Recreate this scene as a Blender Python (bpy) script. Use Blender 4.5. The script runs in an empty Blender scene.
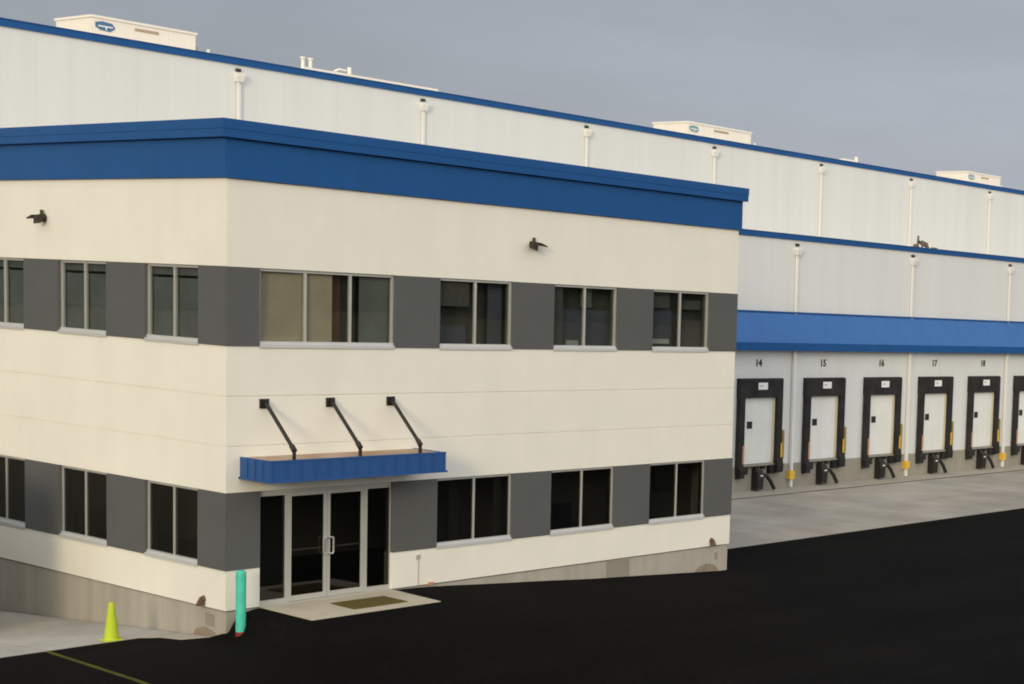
import bpy, bmesh, math, random
from mathutils import Vector, Matrix
random.seed(7)
S = bpy.context.scene
COL = S.collection
PI = math.pi

# ------------------------------------------------------------------ materials
def new_mat(name):
    m = bpy.data.materials.new(name); m.use_nodes = True
    nt = m.node_tree; nt.nodes.clear()
    out = nt.nodes.new('ShaderNodeOutputMaterial')
    return m, nt, out

def N(nt, t, **kw):
    n = nt.nodes.new(t)
    for k, v in kw.items():
        if k in n.inputs: n.inputs[k].default_value = v
        else: setattr(n, k, v)
    return n

def rgb(c): return (c[0], c[1], c[2], 1.0)

def surface(name, col, rough=0.7, spec=0.3, metal=0.0, var=0.08, scale=0.6, fine=0.04, fscale=30,
            bump=0.0, bscale=60, bdist=0.01, stretch=(1, 1, 1), tint=None, tint_scale=0.2, coat=0.0, streak=0.0):
    """plain surface with blotchy large-scale and grainy fine variation in world space"""
    m, nt, out = new_mat(name)
    geo = N(nt, 'ShaderNodeNewGeometry')
    mp = N(nt, 'ShaderNodeMapping'); mp.inputs['Scale'].default_value = stretch
    nt.links.new(geo.outputs['Position'], mp.inputs['Vector'])
    n1 = N(nt, 'ShaderNodeTexNoise', Scale=scale, Detail=5.0, Roughness=0.6)
    n2 = N(nt, 'ShaderNodeTexNoise', Scale=fscale, Detail=3.0)
    nt.links.new(mp.outputs[0], n1.inputs['Vector']); nt.links.new(geo.outputs['Position'], n2.inputs['Vector'])
    r1 = N(nt, 'ShaderNodeMapRange'); r1.inputs['From Min'].default_value = .25; r1.inputs['From Max'].default_value = .75
    r1.inputs['To Min'].default_value = 1 - var; r1.inputs['To Max'].default_value = 1 + var
    nt.links.new(n1.outputs['Fac'], r1.inputs['Value'])
    r2 = N(nt, 'ShaderNodeMapRange'); r2.inputs['From Min'].default_value = .25; r2.inputs['From Max'].default_value = .75
    r2.inputs['To Min'].default_value = 1 - fine; r2.inputs['To Max'].default_value = 1 + fine
    nt.links.new(n2.outputs['Fac'], r2.inputs['Value'])
    mul = N(nt, 'ShaderNodeMath', operation='MULTIPLY')
    nt.links.new(r1.outputs[0], mul.inputs[0]); nt.links.new(r2.outputs[0], mul.inputs[1])
    last = mul.outputs[0]
    if streak:
        ms = N(nt, 'ShaderNodeMapping'); ms.inputs['Scale'].default_value = (3.0, 3.0, .12)
        nt.links.new(geo.outputs['Position'], ms.inputs['Vector'])
        n3 = N(nt, 'ShaderNodeTexNoise', Scale=1.0, Detail=4.0); nt.links.new(ms.outputs[0], n3.inputs['Vector'])
        r3 = N(nt, 'ShaderNodeMapRange'); r3.inputs['From Min'].default_value = .3; r3.inputs['From Max'].default_value = .7
        r3.inputs['To Min'].default_value = 1 - streak; r3.inputs['To Max'].default_value = 1 + streak * .5
        nt.links.new(n3.outputs['Fac'], r3.inputs['Value'])
        mu2 = N(nt, 'ShaderNodeMath', operation='MULTIPLY')
        nt.links.new(last, mu2.inputs[0]); nt.links.new(r3.outputs[0], mu2.inputs[1]); last = mu2.outputs[0]
    base = N(nt, 'ShaderNodeRGB'); base.outputs[0].default_value = rgb(col)
    csrc = base.outputs[0]
    if tint:
        n4 = N(nt, 'ShaderNodeTexNoise', Scale=tint_scale, Detail=4.0)
        nt.links.new(mp.outputs[0], n4.inputs['Vector'])
        r4 = N(nt, 'ShaderNodeMapRange'); r4.inputs['From Min'].default_value = .42; r4.inputs['From Max'].default_value = .62
        nt.links.new(n4.outputs['Fac'], r4.inputs['Value'])
        mx = N(nt, 'ShaderNodeMix', data_type='RGBA')
        mx.inputs[6].default_value = rgb(col); mx.inputs[7].default_value = rgb(tint)
        nt.links.new(r4.outputs[0], mx.inputs[0]); csrc = mx.outputs[2]
    vm = N(nt, 'ShaderNodeVectorMath', operation='SCALE')
    nt.links.new(csrc, vm.inputs[0]); nt.links.new(last, vm.inputs['Scale'])
    bs = N(nt, 'ShaderNodeBsdfPrincipled', Roughness=rough, Metallic=metal)
    bs.inputs['Specular IOR Level'].default_value = spec
    bs.inputs['Coat Weight'].default_value = coat
    nt.links.new(vm.outputs[0], bs.inputs['Base Color'])
    if bump:
        nb = N(nt, 'ShaderNodeTexNoise', Scale=bscale, Detail=4.0)
        nt.links.new(geo.outputs['Position'], nb.inputs['Vector'])
        b = N(nt, 'ShaderNodeBump', Strength=bump, Distance=bdist)
        nt.links.new(nb.outputs['Fac'], b.inputs['Height']); nt.links.new(b.outputs[0], bs.inputs['Normal'])
    nt.links.new(bs.outputs[0], out.inputs['Surface'])
    return m

def panel_mat(name, col, joint=1.07, rib=0.178):
    """insulated metal wall panel: ribs and panel joints run vertically"""
    m, nt, out = new_mat(name)
    geo = N(nt, 'ShaderNodeNewGeometry')
    sep = N(nt, 'ShaderNodeSeparateXYZ'); nt.links.new(geo.outputs['Position'], sep.inputs[0])
    ad = N(nt, 'ShaderNodeMath', operation='ADD')
    nt.links.new(sep.outputs['X'], ad.inputs[0]); nt.links.new(sep.outputs['Y'], ad.inputs[1])
    def lines(pitch, width):
        d = N(nt, 'ShaderNodeMath', operation='DIVIDE'); d.inputs[1].default_value = pitch
        nt.links.new(ad.outputs[0], d.inputs[0])
        f = N(nt, 'ShaderNodeMath', operation='FRACT'); nt.links.new(d.outputs[0], f.inputs[0])
        l = N(nt, 'ShaderNodeMath', operation='LESS_THAN'); l.inputs[1].default_value = width / pitch
        nt.links.new(f.outputs[0], l.inputs[0]); return l.outputs[0], d.outputs[0]
    lj, dj = lines(joint, 0.035)
    lr, _ = lines(rib, 0.05)
    fl = N(nt, 'ShaderNodeMath', operation='FLOOR'); nt.links.new(dj, fl.inputs[0])
    wn = N(nt, 'ShaderNodeTexWhiteNoise', noise_dimensions='1D'); nt.links.new(fl.outputs[0], wn.inputs['W'])
    pv = N(nt, 'ShaderNodeMapRange'); pv.inputs['To Min'].default_value = .98; pv.inputs['To Max'].default_value = 1.01
    nt.links.new(wn.outputs['Value'], pv.inputs['Value'])
    ms = N(nt, 'ShaderNodeMapping'); ms.inputs['Scale'].default_value = (1.5, 1.5, .1)
    nt.links.new(geo.outputs['Position'], ms.inputs['Vector'])
    n3 = N(nt, 'ShaderNodeTexNoise', Scale=1.0, Detail=4.0); nt.links.new(ms.outputs[0], n3.inputs['Vector'])
    r3 = N(nt, 'ShaderNodeMapRange'); r3.inputs['From Min'].default_value = .3; r3.inputs['From Max'].default_value = .7
    r3.inputs['To Min'].default_value = .97; r3.inputs['To Max'].default_value = 1.02
    nt.links.new(n3.outputs['Fac'], r3.inputs['Value'])
    a = N(nt, 'ShaderNodeMath', operation='MULTIPLY'); nt.links.new(pv.outputs[0], a.inputs[0]); nt.links.new(r3.outputs[0], a.inputs[1])
    jm = N(nt, 'ShaderNodeMath', operation='MULTIPLY_ADD'); jm.inputs[1].default_value = -.05; jm.inputs[2].default_value = 1.0
    nt.links.new(lj, jm.inputs[0])
    b = N(nt, 'ShaderNodeMath', operation='MULTIPLY'); nt.links.new(a.outputs[0], b.inputs[0]); nt.links.new(jm.outputs[0], b.inputs[1])
    base = N(nt, 'ShaderNodeRGB'); base.outputs[0].default_value = rgb(col)
    vm = N(nt, 'ShaderNodeVectorMath', operation='SCALE')
    nt.links.new(base.outputs[0], vm.inputs[0]); nt.links.new(b.outputs[0], vm.inputs['Scale'])
    bs = N(nt, 'ShaderNodeBsdfPrincipled', Roughness=.55); bs.inputs['Specular IOR Level'].default_value = .25
    nt.links.new(vm.outputs[0], bs.inputs['Base Color'])
    hs = N(nt, 'ShaderNodeMath', operation='MULTIPLY_ADD'); hs.inputs[1].default_value = 3.0
    nt.links.new(lj, hs.inputs[0]); nt.links.new(lr, hs.inputs[2])
    bp = N(nt, 'ShaderNodeBump', Strength=.25, Distance=.01); bp.invert = True
    nt.links.new(hs.outputs[0], bp.inputs['Height']); nt.links.new(bp.outputs[0], bs.inputs['Normal'])
    nt.links.new(bs.outputs[0], out.inputs['Surface'])
    return m

def glass_mat(name, tint, refl=1.0):
    m, nt, out = new_mat(name)
    tr = N(nt, 'ShaderNodeBsdfTransparent'); tr.inputs[0].default_value = rgb(tint)
    gl = N(nt, 'ShaderNodeBsdfGlossy', Roughness=.012); gl.inputs[0].default_value = (refl, refl, refl, 1)
    geo = N(nt, 'ShaderNodeNewGeometry')
    nz = N(nt, 'ShaderNodeTexNoise', Scale=.9, Detail=1.0); nt.links.new(geo.outputs['Position'], nz.inputs['Vector'])
    bp = N(nt, 'ShaderNodeBump', Strength=.06, Distance=.03)
    nt.links.new(nz.outputs['Fac'], bp.inputs['Height']); nt.links.new(bp.outputs[0], gl.inputs['Normal'])
    # Schlick reflectance, the same for the front and the back skin of the pane
    dn = N(nt, 'ShaderNodeVectorMath', operation='DOT_PRODUCT')
    nt.links.new(geo.outputs['True Normal'], dn.inputs[0]); nt.links.new(geo.outputs['Incoming'], dn.inputs[1])
    ab = N(nt, 'ShaderNodeMath', operation='ABSOLUTE'); nt.links.new(dn.outputs['Value'], ab.inputs[0])
    om = N(nt, 'ShaderNodeMath', operation='SUBTRACT'); om.inputs[0].default_value = 1.0; nt.links.new(ab.outputs[0], om.inputs[1])
    pw = N(nt, 'ShaderNodeMath', operation='POWER'); pw.inputs[1].default_value = 5.0; nt.links.new(om.outputs[0], pw.inputs[0])
    fr = N(nt, 'ShaderNodeMath', operation='MULTIPLY_ADD'); fr.inputs[1].default_value = .93; fr.inputs[2].default_value = .055
    nt.links.new(pw.outputs[0], fr.inputs[0])
    mx = N(nt, 'ShaderNodeMixShader')
    nt.links.new(fr.outputs[0], mx.inputs[0]); nt.links.new(tr.outputs[0], mx.inputs[1]); nt.links.new(gl.outputs[0], mx.inputs[2])
    nt.links.new(mx.outputs[0], out.inputs['Surface'])
    return m

def ground_mat():
    m, nt, out = new_mat('asphalt_and_far_land')
    geo = N(nt, 'ShaderNodeNewGeometry')
    n1 = N(nt, 'ShaderNodeTexNoise', Scale=.25, Detail=5.0); n2 = N(nt, 'ShaderNodeTexNoise', Scale=7.0, Detail=9.0, Roughness=.95)
    for n in (n1, n2): nt.links.new(geo.outputs['Position'], n.inputs['Vector'])
    c1 = N(nt, 'ShaderNodeValToRGB')
    c1.color_ramp.elements[0].position = .35; c1.color_ramp.elements[0].color = (.0050, .0048, .0046, 1)
    c1.color_ramp.elements[1].position = .68; c1.color_ramp.elements[1].color = (.0072, .0067, .0063, 1)
    nt.links.new(n1.outputs['Fac'], c1.inputs[0])
    mpa = N(nt, 'ShaderNodeMapping'); mpa.inputs['Scale'].default_value = (.05, .9, 1); mpa.inputs['Rotation'].default_value = (0, 0, .22)
    nt.links.new(geo.outputs['Position'], mpa.inputs['Vector'])
    n4 = N(nt, 'ShaderNodeTexNoise', Scale=1.0, Detail=5.0); nt.links.new(mpa.outputs[0], n4.inputs['Vector'])
    r4 = N(nt, 'ShaderNodeMapRange'); r4.inputs['From Min'].default_value = .35; r4.inputs['From Max'].default_value = .65
    r4.inputs['To Min'].default_value = .88; r4.inputs['To Max'].default_value = 1.15; nt.links.new(n4.outputs['Fac'], r4.inputs['Value'])
    r2 = N(nt, 'ShaderNodeMapRange'); r2.inputs['From Min'].default_value = .25; r2.inputs['From Max'].default_value = .75
    r2.inputs['To Min'].default_value = .0; r2.inputs['To Max'].default_value = 2.1; nt.links.new(n2.outputs['Fac'], r2.inputs['Value'])
    mm = N(nt, 'ShaderNodeMath', operation='MULTIPLY'); nt.links.new(r2.outputs[0], mm.inputs[0]); nt.links.new(r4.outputs[0], mm.inputs[1])
    vm = N(nt, 'ShaderNodeVectorMath', operation='SCALE'); nt.links.new(c1.outputs[0], vm.inputs[0]); nt.links.new(mm.outputs[0], vm.inputs['Scale'])
    # land beyond the lot: dry grass
    ln = N(nt, 'ShaderNodeVectorMath', operation='LENGTH'); nt.links.new(geo.outputs['Position'], ln.inputs[0])
    gt = N(nt, 'ShaderNodeMath', operation='GREATER_THAN'); gt.inputs[1].default_value = 150.0
    nt.links.new(ln.outputs['Value'], gt.inputs[0])
    n3 = N(nt, 'ShaderNodeTexNoise', Scale=.06, Detail=6.0); nt.links.new(geo.outputs['Position'], n3.inputs['Vector'])
    c3 = N(nt, 'ShaderNodeValToRGB')
    c3.color_ramp.elements[0].color = (.05, .06, .025, 1); c3.color_ramp.elements[1].color = (.13, .12, .06, 1)
    nt.links.new(n3.outputs['Fac'], c3.inputs[0])
    mx = N(nt, 'ShaderNodeMix', data_type='RGBA'); nt.links.new(gt.outputs[0], mx.inputs[0])
    nt.links.new(vm.outputs[0], mx.inputs[6]); nt.links.new(c3.outputs[0], mx.inputs[7])
    bs = N(nt, 'ShaderNodeBsdfPrincipled', Roughness=.92); bs.inputs['Specular IOR Level'].default_value = .035
    nt.links.new(mx.outputs[2], bs.inputs['Base Color'])
    bp = N(nt, 'ShaderNodeBump', Strength=.5, Distance=.015); nt.links.new(n2.outputs['Fac'], bp.inputs['Height'])
    nt.links.new(bp.outputs[0], bs.inputs['Normal'])
    nt.links.new(bs.outputs[0], out.inputs['Surface'])
    return m

def slab_mat(name, col, tint, jx, jy, x0=0., y0=0., dark=.8):
    """concrete paving cast in bays, with joints, tyre-worn streaks and stains"""
    m, nt, out = new_mat(name)
    geo = N(nt, 'ShaderNodeNewGeometry')
    sep = N(nt, 'ShaderNodeSeparateXYZ'); nt.links.new(geo.outputs['Position'], sep.inputs[0])
    def joint(o, off, pitch):
        a = N(nt, 'ShaderNodeMath', operation='SUBTRACT'); a.inputs[1].default_value = off; nt.links.new(sep.outputs[o], a.inputs[0])
        d = N(nt, 'ShaderNodeMath', operation='DIVIDE'); d.inputs[1].default_value = pitch; nt.links.new(a.outputs[0], d.inputs[0])
        f = N(nt, 'ShaderNodeMath', operation='FRACT'); nt.links.new(d.outputs[0], f.inputs[0])
        l = N(nt, 'ShaderNodeMath', operation='LESS_THAN'); l.inputs[1].default_value = .03 / pitch; nt.links.new(f.outputs[0], l.inputs[0])
        fl = N(nt, 'ShaderNodeMath', operation='FLOOR'); nt.links.new(d.outputs[0], fl.inputs[0])
        return l.outputs[0], fl.outputs[0]
    la, ia = joint('X', x0, jx); lb, ib = joint('Y', y0, jy)
    mxj = N(nt, 'ShaderNodeMath', operation='MAXIMUM'); nt.links.new(la, mxj.inputs[0]); nt.links.new(lb, mxj.inputs[1])
    cb = N(nt, 'ShaderNodeCombineXYZ'); nt.links.new(ia, cb.inputs[0]); nt.links.new(ib, cb.inputs[1])
    wn = N(nt, 'ShaderNodeTexWhiteNoise', noise_dimensions='3D'); nt.links.new(cb.outputs[0], wn.inputs['Vector'])
    bay = N(nt, 'ShaderNodeMapRange'); bay.inputs['To Min'].default_value = .9; bay.inputs['To Max'].default_value = 1.06
    nt.links.new(wn.outputs['Value'], bay.inputs['Value'])
    mp = N(nt, 'ShaderNodeMapping'); mp.inputs['Scale'].default_value = (.75, .55, 1); nt.links.new(geo.outputs['Position'], mp.inputs['Vector'])
    n1 = N(nt, 'ShaderNodeTexNoise', Scale=.55, Detail=6.0, Roughness=.62); nt.links.new(mp.outputs[0], n1.inputs['Vector'])
    mp2 = N(nt, 'ShaderNodeMapping'); mp2.inputs['Scale'].default_value = (.2, .6, 1); nt.links.new(geo.outputs['Position'], mp2.inputs['Vector'])
    n2 = N(nt, 'ShaderNodeTexNoise', Scale=.8, Detail=5.0); nt.links.new(mp2.outputs[0], n2.inputs['Vector'])
    n3 = N(nt, 'ShaderNodeTexNoise', Scale=25.0, Detail=3.0); nt.links.new(geo.outputs['Position'], n3.inputs['Vector'])
    mx = N(nt, 'ShaderNodeMix', data_type='RGBA'); mx.inputs[6].default_value = rgb(col); mx.inputs[7].default_value = rgb(tint)
    r4 = N(nt, 'ShaderNodeMapRange'); r4.inputs['From Min'].default_value = .4; r4.inputs['From Max'].default_value = .65
    nt.links.new(n2.outputs['Fac'], r4.inputs['Value']); nt.links.new(r4.outputs[0], mx.inputs[0])
    r1 = N(nt, 'ShaderNodeMapRange'); r1.inputs['From Min'].default_value = .3; r1.inputs['From Max'].default_value = .7
    r1.inputs['To Min'].default_value = .74; r1.inputs['To Max'].default_value = 1.14; nt.links.new(n1.outputs['Fac'], r1.inputs['Value'])
    r3 = N(nt, 'ShaderNodeMapRange'); r3.inputs['From Min'].default_value = .3; r3.inputs['From Max'].default_value = .7
    r3.inputs['To Min'].default_value = .94; r3.inputs['To Max'].default_value = 1.06; nt.links.new(n3.outputs['Fac'], r3.inputs['Value'])
    a = N(nt, 'ShaderNodeMath', operation='MULTIPLY'); nt.links.new(r1.outputs[0], a.inputs[0]); nt.links.new(r3.outputs[0], a.inputs[1])
    b = N(nt, 'ShaderNodeMath', operation='MULTIPLY'); nt.links.new(a.outputs[0], b.inputs[0]); nt.links.new(bay.outputs[0], b.inputs[1])
    jm = N(nt, 'ShaderNodeMath', operation='MULTIPLY_ADD'); jm.inputs[1].default_value = -.35; jm.inputs[2].default_value = 1.0
    nt.links.new(mxj.outputs[0], jm.inputs[0])
    c = N(nt, 'ShaderNodeMath', operation='MULTIPLY'); nt.links.new(b.outputs[0], c.inputs[0]); nt.links.new(jm.outputs[0], c.inputs[1])
    vm = N(nt, 'ShaderNodeVectorMath', operation='SCALE'); nt.links.new(mx.outputs[2], vm.inputs[0]); nt.links.new(c.outputs[0], vm.inputs['Scale'])
    bs = N(nt, 'ShaderNodeBsdfPrincipled', Roughness=.85); bs.inputs['Specular IOR Level'].default_value = .2
    nt.links.new(vm.outputs[0], bs.inputs['Base Color']); nt.links.new(bs.outputs[0], out.inputs['Surface'])
    return m

M = {}
M['stucco'] = surface('cream_stucco', (.78, .77, .71), .9, .15, var=.035, scale=.8, fine=.03, fscale=45, bump=.25, bscale=70, bdist=.006, streak=.014)
M['grey'] = surface('charcoal_stucco', (.099, .105, .108), .85, .2, var=.06, scale=1.2, fine=.06, fscale=50, bump=.25, bscale=70, bdist=.006)
M['blue'] = surface('blue_painted_metal', (.0125, .083, .27), .55, .18, var=.05, scale=1.0, fine=.03, stretch=(1, 1, .3), streak=.04)
M['blue_awning'] = surface('blue_awning_metal', (.040, .150, .43), .5, .35, var=.05, scale=.8, fine=.02, streak=.05)
M['blue_canopy'] = surface('blue_canopy_metal', (.021, .082, .26), .5, .3, var=.05, scale=2, fine=.03)
M['panel'] = panel_mat('white_metal_panel', (.67, .70, .715))
M['white_metal'] = surface('white_painted_metal', (.74, .745, .73), .5, .3, var=.03, scale=2, fine=.02)
M['rtu'] = surface('white_sheet_metal_casing', (.82, .79, .73), .5, .3, var=.03, scale=1, fine=.02, streak=.03)
M['alu'] = surface('brushed_aluminium', (.50, .50, .475), .42, .5, metal=.35, var=.05, scale=2, fine=.03)
M['sill'] = surface('pale_aluminium_sill', (.58, .60, .61), .4, .5, metal=.2, var=.05, scale=2, fine=.03)
M['glass'] = glass_mat('tinted_window_glass', (.90, .92, .92))
M['glass_dark'] = glass_mat('dark_tinted_glass', (.52, .53, .52))
M['concrete'] = surface('bare_concrete', (.385, .365, .325), .9, .15, var=.1, scale=1.3, fine=.06, fscale=25, stretch=(1, 1, .4), bump=.2, bscale=30, streak=.10)
M['concrete_dark'] = surface('patched_concrete', (.27, .25, .22), .9, .15, var=.1, scale=2.0, fine=.05, fscale=25)
M['dirt'] = surface('dirt_stain', (.25, .21, .16), .95, .1, var=.2, scale=5, fine=.1)
M['pad'] = surface('pale_concrete_pad', (.52, .47, .37), .9, .15, var=.09, scale=1.5, fine=.05, fscale=30)
M['dock_concrete'] = surface('dock_wall_concrete', (.30, .285, .24), .9, .15, var=.09, scale=1.0, fine=.05, stretch=(1, 1, .5), streak=.06)
M['apron'] = slab_mat('dock_apron_concrete', (.36, .345, .31), (.40, .36, .31), 8.0, 4.3, 15.0, 2.73)
M['drive'] = slab_mat('driveway_concrete', (.50, .49, .46), (.44, .41, .36), 5.0, 4.5, -2.6, 1.8)
M['kerb'] = surface('kerb_concrete', (.38, .355, .30), .9, .15, var=.1, scale=.8, fine=.05)
M['rust_line'] = surface('rusty_steel_edge', (.10, .07, .05), .8, .2, var=.2, scale=3, fine=.1)
M['spout'] = surface('brown_bronze_spout', (.11, .065, .042), .6, .4, var=.3, scale=14)
M['weathered'] = surface('weathered_brown_steel', (.15, .125, .10), .8, .2, var=.3, scale=4)
M['ground'] = ground_mat()
M['added_woods'] = surface('added_far_woodland', (.035, .042, .022), .95, .05, var=.35, scale=.08, fine=.3, fscale=.5)
M['black'] = surface('black_painted_steel', (.018, .016, .015), .5, .4, var=.15, scale=4, fine=.05)
M['bronze'] = surface('dark_bronze_metal', (.035, .028, .018), .5, .4, var=.2, scale=8, fine=.05)
M['rubber'] = surface('black_dock_rubber', (.022, .021, .021), .7, .25, var=.5, scale=2, fine=.1)
M['seal_fabric'] = surface('black_vinyl_fabric', (.019, .019, .020), .65, .3, var=.55, scale=1.8, fine=.06, bump=.3, bscale=6, bdist=.04)
M['door_white'] = surface('white_dock_door_panel', (.72, .745, .735), .5, .3, var=.06, scale=.9, streak=.05, fine=.02)
M['jamb'] = surface('cream_door_jamb', (.62, .56, .42), .6, .3, var=.04)
M['yellow'] = surface('safety_yellow_paint', (.72, .45, .05), .6, .3, var=.15, scale=5, fine=.08)
M['olive'] = surface('weathered_yellow_paint', (.30, .20, .045), .7, .25, var=.2, scale=5, fine=.08)
M['orange'] = surface('faded_orange_paint', (.48, .25, .14), .7, .25, var=.15, scale=5, fine=.08)
M['paint_yellow'] = surface('worn_yellow_line_paint', (.075, .078, .010), .85, .15, var=.4, scale=3, fine=.3, fscale=40)
M['lime'] = surface('lime_cone_plastic', (.46, .58, .035), .6, .25, var=.05, scale=6, fine=.03)
M['teal'] = surface('turquoise_plastic_sleeve', (.072, .53, .41), .5, .3, var=.14, scale=5, fine=.03)
M['red'] = surface('faded_red_paint', (.22, .018, .022), .6, .3, var=.2, scale=12, fine=.1)
M['mat'] = surface('olive_coir', (.125, .105, .035), .98, .05, var=.15, scale=6, fine=.25, fscale=60, bump=.6, bscale=90)
M['tan_deck'] = surface('rusty_tan_canopy_deck', (.36, .245, .16), .85, .2, var=.18, scale=1.6, fine=.08, tint=(.46, .36, .26), tint_scale=.9)
M['steel'] = surface('stainless_steel', (.70, .70, .68), .28, .5, metal=.8, var=.03)
M['roof'] = surface('pale_roof_membrane', (.55, .52, .46), .9, .2, var=.08, scale=.4)
M['sign'] = surface('white_sign_plate', (.78, .79, .80), .45, .3, var=.02)
M['sign_ink'] = surface('faded_sign_ink', (.42, .44, .47), .6, .2)
M['ink'] = surface('black_number_paint', (.02, .02, .02), .6, .3)
M['emblem_blue'] = surface('emblem_blue_enamel', (.06, .16, .30), .4, .4)
M['emblem_teal'] = surface('emblem_teal_enamel', (.16, .32, .38), .4, .4)
M['brown_ink'] = surface('tan_nameplate_print', (.40, .33, .24), .6, .2)
M['interior'] = surface('office_plaster', (.30, .295, .28), .9, .1, var=.05)
M['gap_fill_sheet'] = surface('dim_grey_gap_fill', (.052, .052, .048), .9, .1, var=.35, scale=1.6)  # grey of the added sheets that lift the black window gaps
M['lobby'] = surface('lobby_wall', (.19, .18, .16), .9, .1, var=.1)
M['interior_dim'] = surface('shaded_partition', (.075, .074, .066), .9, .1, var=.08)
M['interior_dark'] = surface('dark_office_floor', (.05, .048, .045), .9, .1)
M['blind'] = surface('beige_blind_fabric', (.375, .315, .225), .9, .1, var=.12, scale=1.4, fine=.04)
M['blind_grey'] = surface('grey_green_curtain', (.135, .145, .125), .9, .1, var=.3, scale=1.4)
M['blind_left'] = surface('grey_roller_blind', (.125, .135, .137), .9, .1, var=.2, scale=1.4)
M['cubicle'] = surface('blue_grey_cubicle_cloth', (.065, .068, .085), .9, .1, var=.1)
M['wood'] = surface('brown_door_veneer', (.10, .055, .028), .6, .3, var=.15, scale=2)
M['ceiling'] = surface('ceiling_tile', (.45, .45, .43), .9, .1)

# ------------------------------------------------------------------ mesh helpers
WLOC = {}
class MB:
    def __init__(s): s.v = []; s.f = []; s.sm = set()
    def quad(s, *p):
        i = len(s.v); s.v += [tuple(q) for q in p]; s.f.append(tuple(range(i, i + len(p)))); return s
    def box(s, x0, x1, y0, y1, z0, z1):
        i = len(s.v)
        s.v += [(x0, y0, z0), (x1, y0, z0), (x1, y1, z0), (x0, y1, z0), (x0, y0, z1), (x1, y0, z1), (x1, y1, z1), (x0, y1, z1)]
        for q in ((0, 3, 2, 1), (4, 5, 6, 7), (0, 1, 5, 4), (1, 2, 6, 5), (2, 3, 7, 6), (3, 0, 4, 7)):
            s.f.append(tuple(i + k for k in q))
        return s
    def hexa(s, bot, top):
        i = len(s.v); n = len(bot); s.v += [tuple(p) for p in bot] + [tuple(p) for p in top]
        s.f.append(tuple(i + n - 1 - k for k in range(n))); s.f.append(tuple(i + n + k for k in range(n)))
        for k in range(n):
            j = (k + 1) % n; s.f.append((i + k, i + j, i + n + j, i + n + k))
        return s
    def ext(s, poly, axis, a, b):
        """extrude a 2-D polygon along an axis; axis x: poly is (y,z); y: (x,z); z: (x,y)"""
        def P(p, t): return {'x': (t, p[0], p[1]), 'y': (p[0], t, p[1]), 'z': (p[0], p[1], t)}[axis]
        return s.hexa([P(p, a) for p in poly], [P(p, b) for p in poly])
    def tube(s, p0, p1, r0, r1=None, n=16, cap=True):
        r1 = r0 if r1 is None else r1
        p0 = Vector(p0); p1 = Vector(p1); d = (p1 - p0).normalized()
        u = d.orthogonal().normalized(); w = d.cross(u); i = len(s.v)
        rings = ((p0, r0), (p1, r1)) * (2 if cap else 1)
        for p, r in rings:
            for k in range(n):
                a = 2 * PI * k / n; s.v.append(tuple(p + u * (r * math.cos(a)) + w * (r * math.sin(a))))
        for k in range(n):
            j = (k + 1) % n; s.sm.add(len(s.f)); s.f.append((i + k, i + j, i + n + j, i + n + k))
        if cap:
            s.f.append(tuple(i + 2 * n + n - 1 - k for k in range(n))); s.f.append(tuple(i + 3 * n + k for k in range(n)))
        return s
    def path(s, pts, r, n=10):
        for a, b in zip(pts, pts[1:]): s.tube(a, b, r, n=n)
        return s
    def lathe(s, c, prof, n=28):
        """prof: (radius, z) from bottom to top; every band has its own rings so steps stay crisp"""
        def ring_(r, z):
            i = len(s.v)
            for k in range(n):
                a = 2 * PI * k / n; s.v.append((c[0] + r * math.cos(a), c[1] + r * math.sin(a), c[2] + z))
            return i
        for (r0, z0), (r1, z1) in zip(prof, prof[1:]):
            i = ring_(r0, z0); q = ring_(r1, z1)
            for k in range(n):
                j = (k + 1) % n; s.sm.add(len(s.f)); s.f.append((i + k, i + j, q + j, q + k))
        i = ring_(*prof[0]); s.f.append(tuple(i + n - 1 - k for k in range(n)))
        t = ring_(*prof[-1]); s.f.append(tuple(t + k for k in range(n)))
        return s
    def build(s, name, mat, parent=None, bevel=0.0, origin=None):
        xs, ys, zs = zip(*s.v)
        o_w = Vector(origin) if origin else Vector(((min(xs) + max(xs)) / 2, (min(ys) + max(ys)) / 2, (min(zs) + max(zs)) / 2))
        me = bpy.data.meshes.new(name)
        me.from_pydata([tuple(Vector(p) - o_w) for p in s.v], [], s.f)
        for k in s.sm: me.polygons[k].use_smooth = True
        bm = bmesh.new(); bm.from_mesh(me)
        if not s.sm: bmesh.ops.recalc_face_normals(bm, faces=bm.faces)
        if bevel:
            bmesh.ops.bevel(bm, geom=list(bm.edges), offset=bevel, segments=2, profile=.5, affect='EDGES', clamp_overlap=True)
        bm.to_mesh(me); bm.free()
        me.materials.append(M[mat] if isinstance(mat, str) else mat)
        o = bpy.data.objects.new(name, me); COL.objects.link(o)
        pw = WLOC[parent.name] if parent else Vector((0, 0, 0))
        o.location = o_w - pw
        if parent: o.parent = parent
        WLOC[o.name] = o_w
        return o

def box(*a): return MB().box(*a)

def tag(o, label=None, cat=None, group=None, kind=None):
    if label: o['label'] = label
    if cat: o['category'] = cat
    if group: o['group'] = group
    if kind: o['kind'] = kind
    return o

def thing(name, loc, label, cat, group=None):
    o = bpy.data.objects.new(name, None); COL.objects.link(o); o.location = loc; o.empty_display_size = .3
    WLOC[o.name] = Vector(loc)
    return tag(o, label, cat, group)

def copy_tree(o, parent=None, shift=None):
    c = o.copy(); COL.objects.link(c)
    if parent: c.parent = parent
    if shift: c.location = Vector(o.location) + Vector(shift)
    WLOC[c.name] = WLOC[o.name] + Vector(shift or (0, 0, 0))
    for ch in list(o.children): copy_tree(ch, c)
    return c

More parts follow.
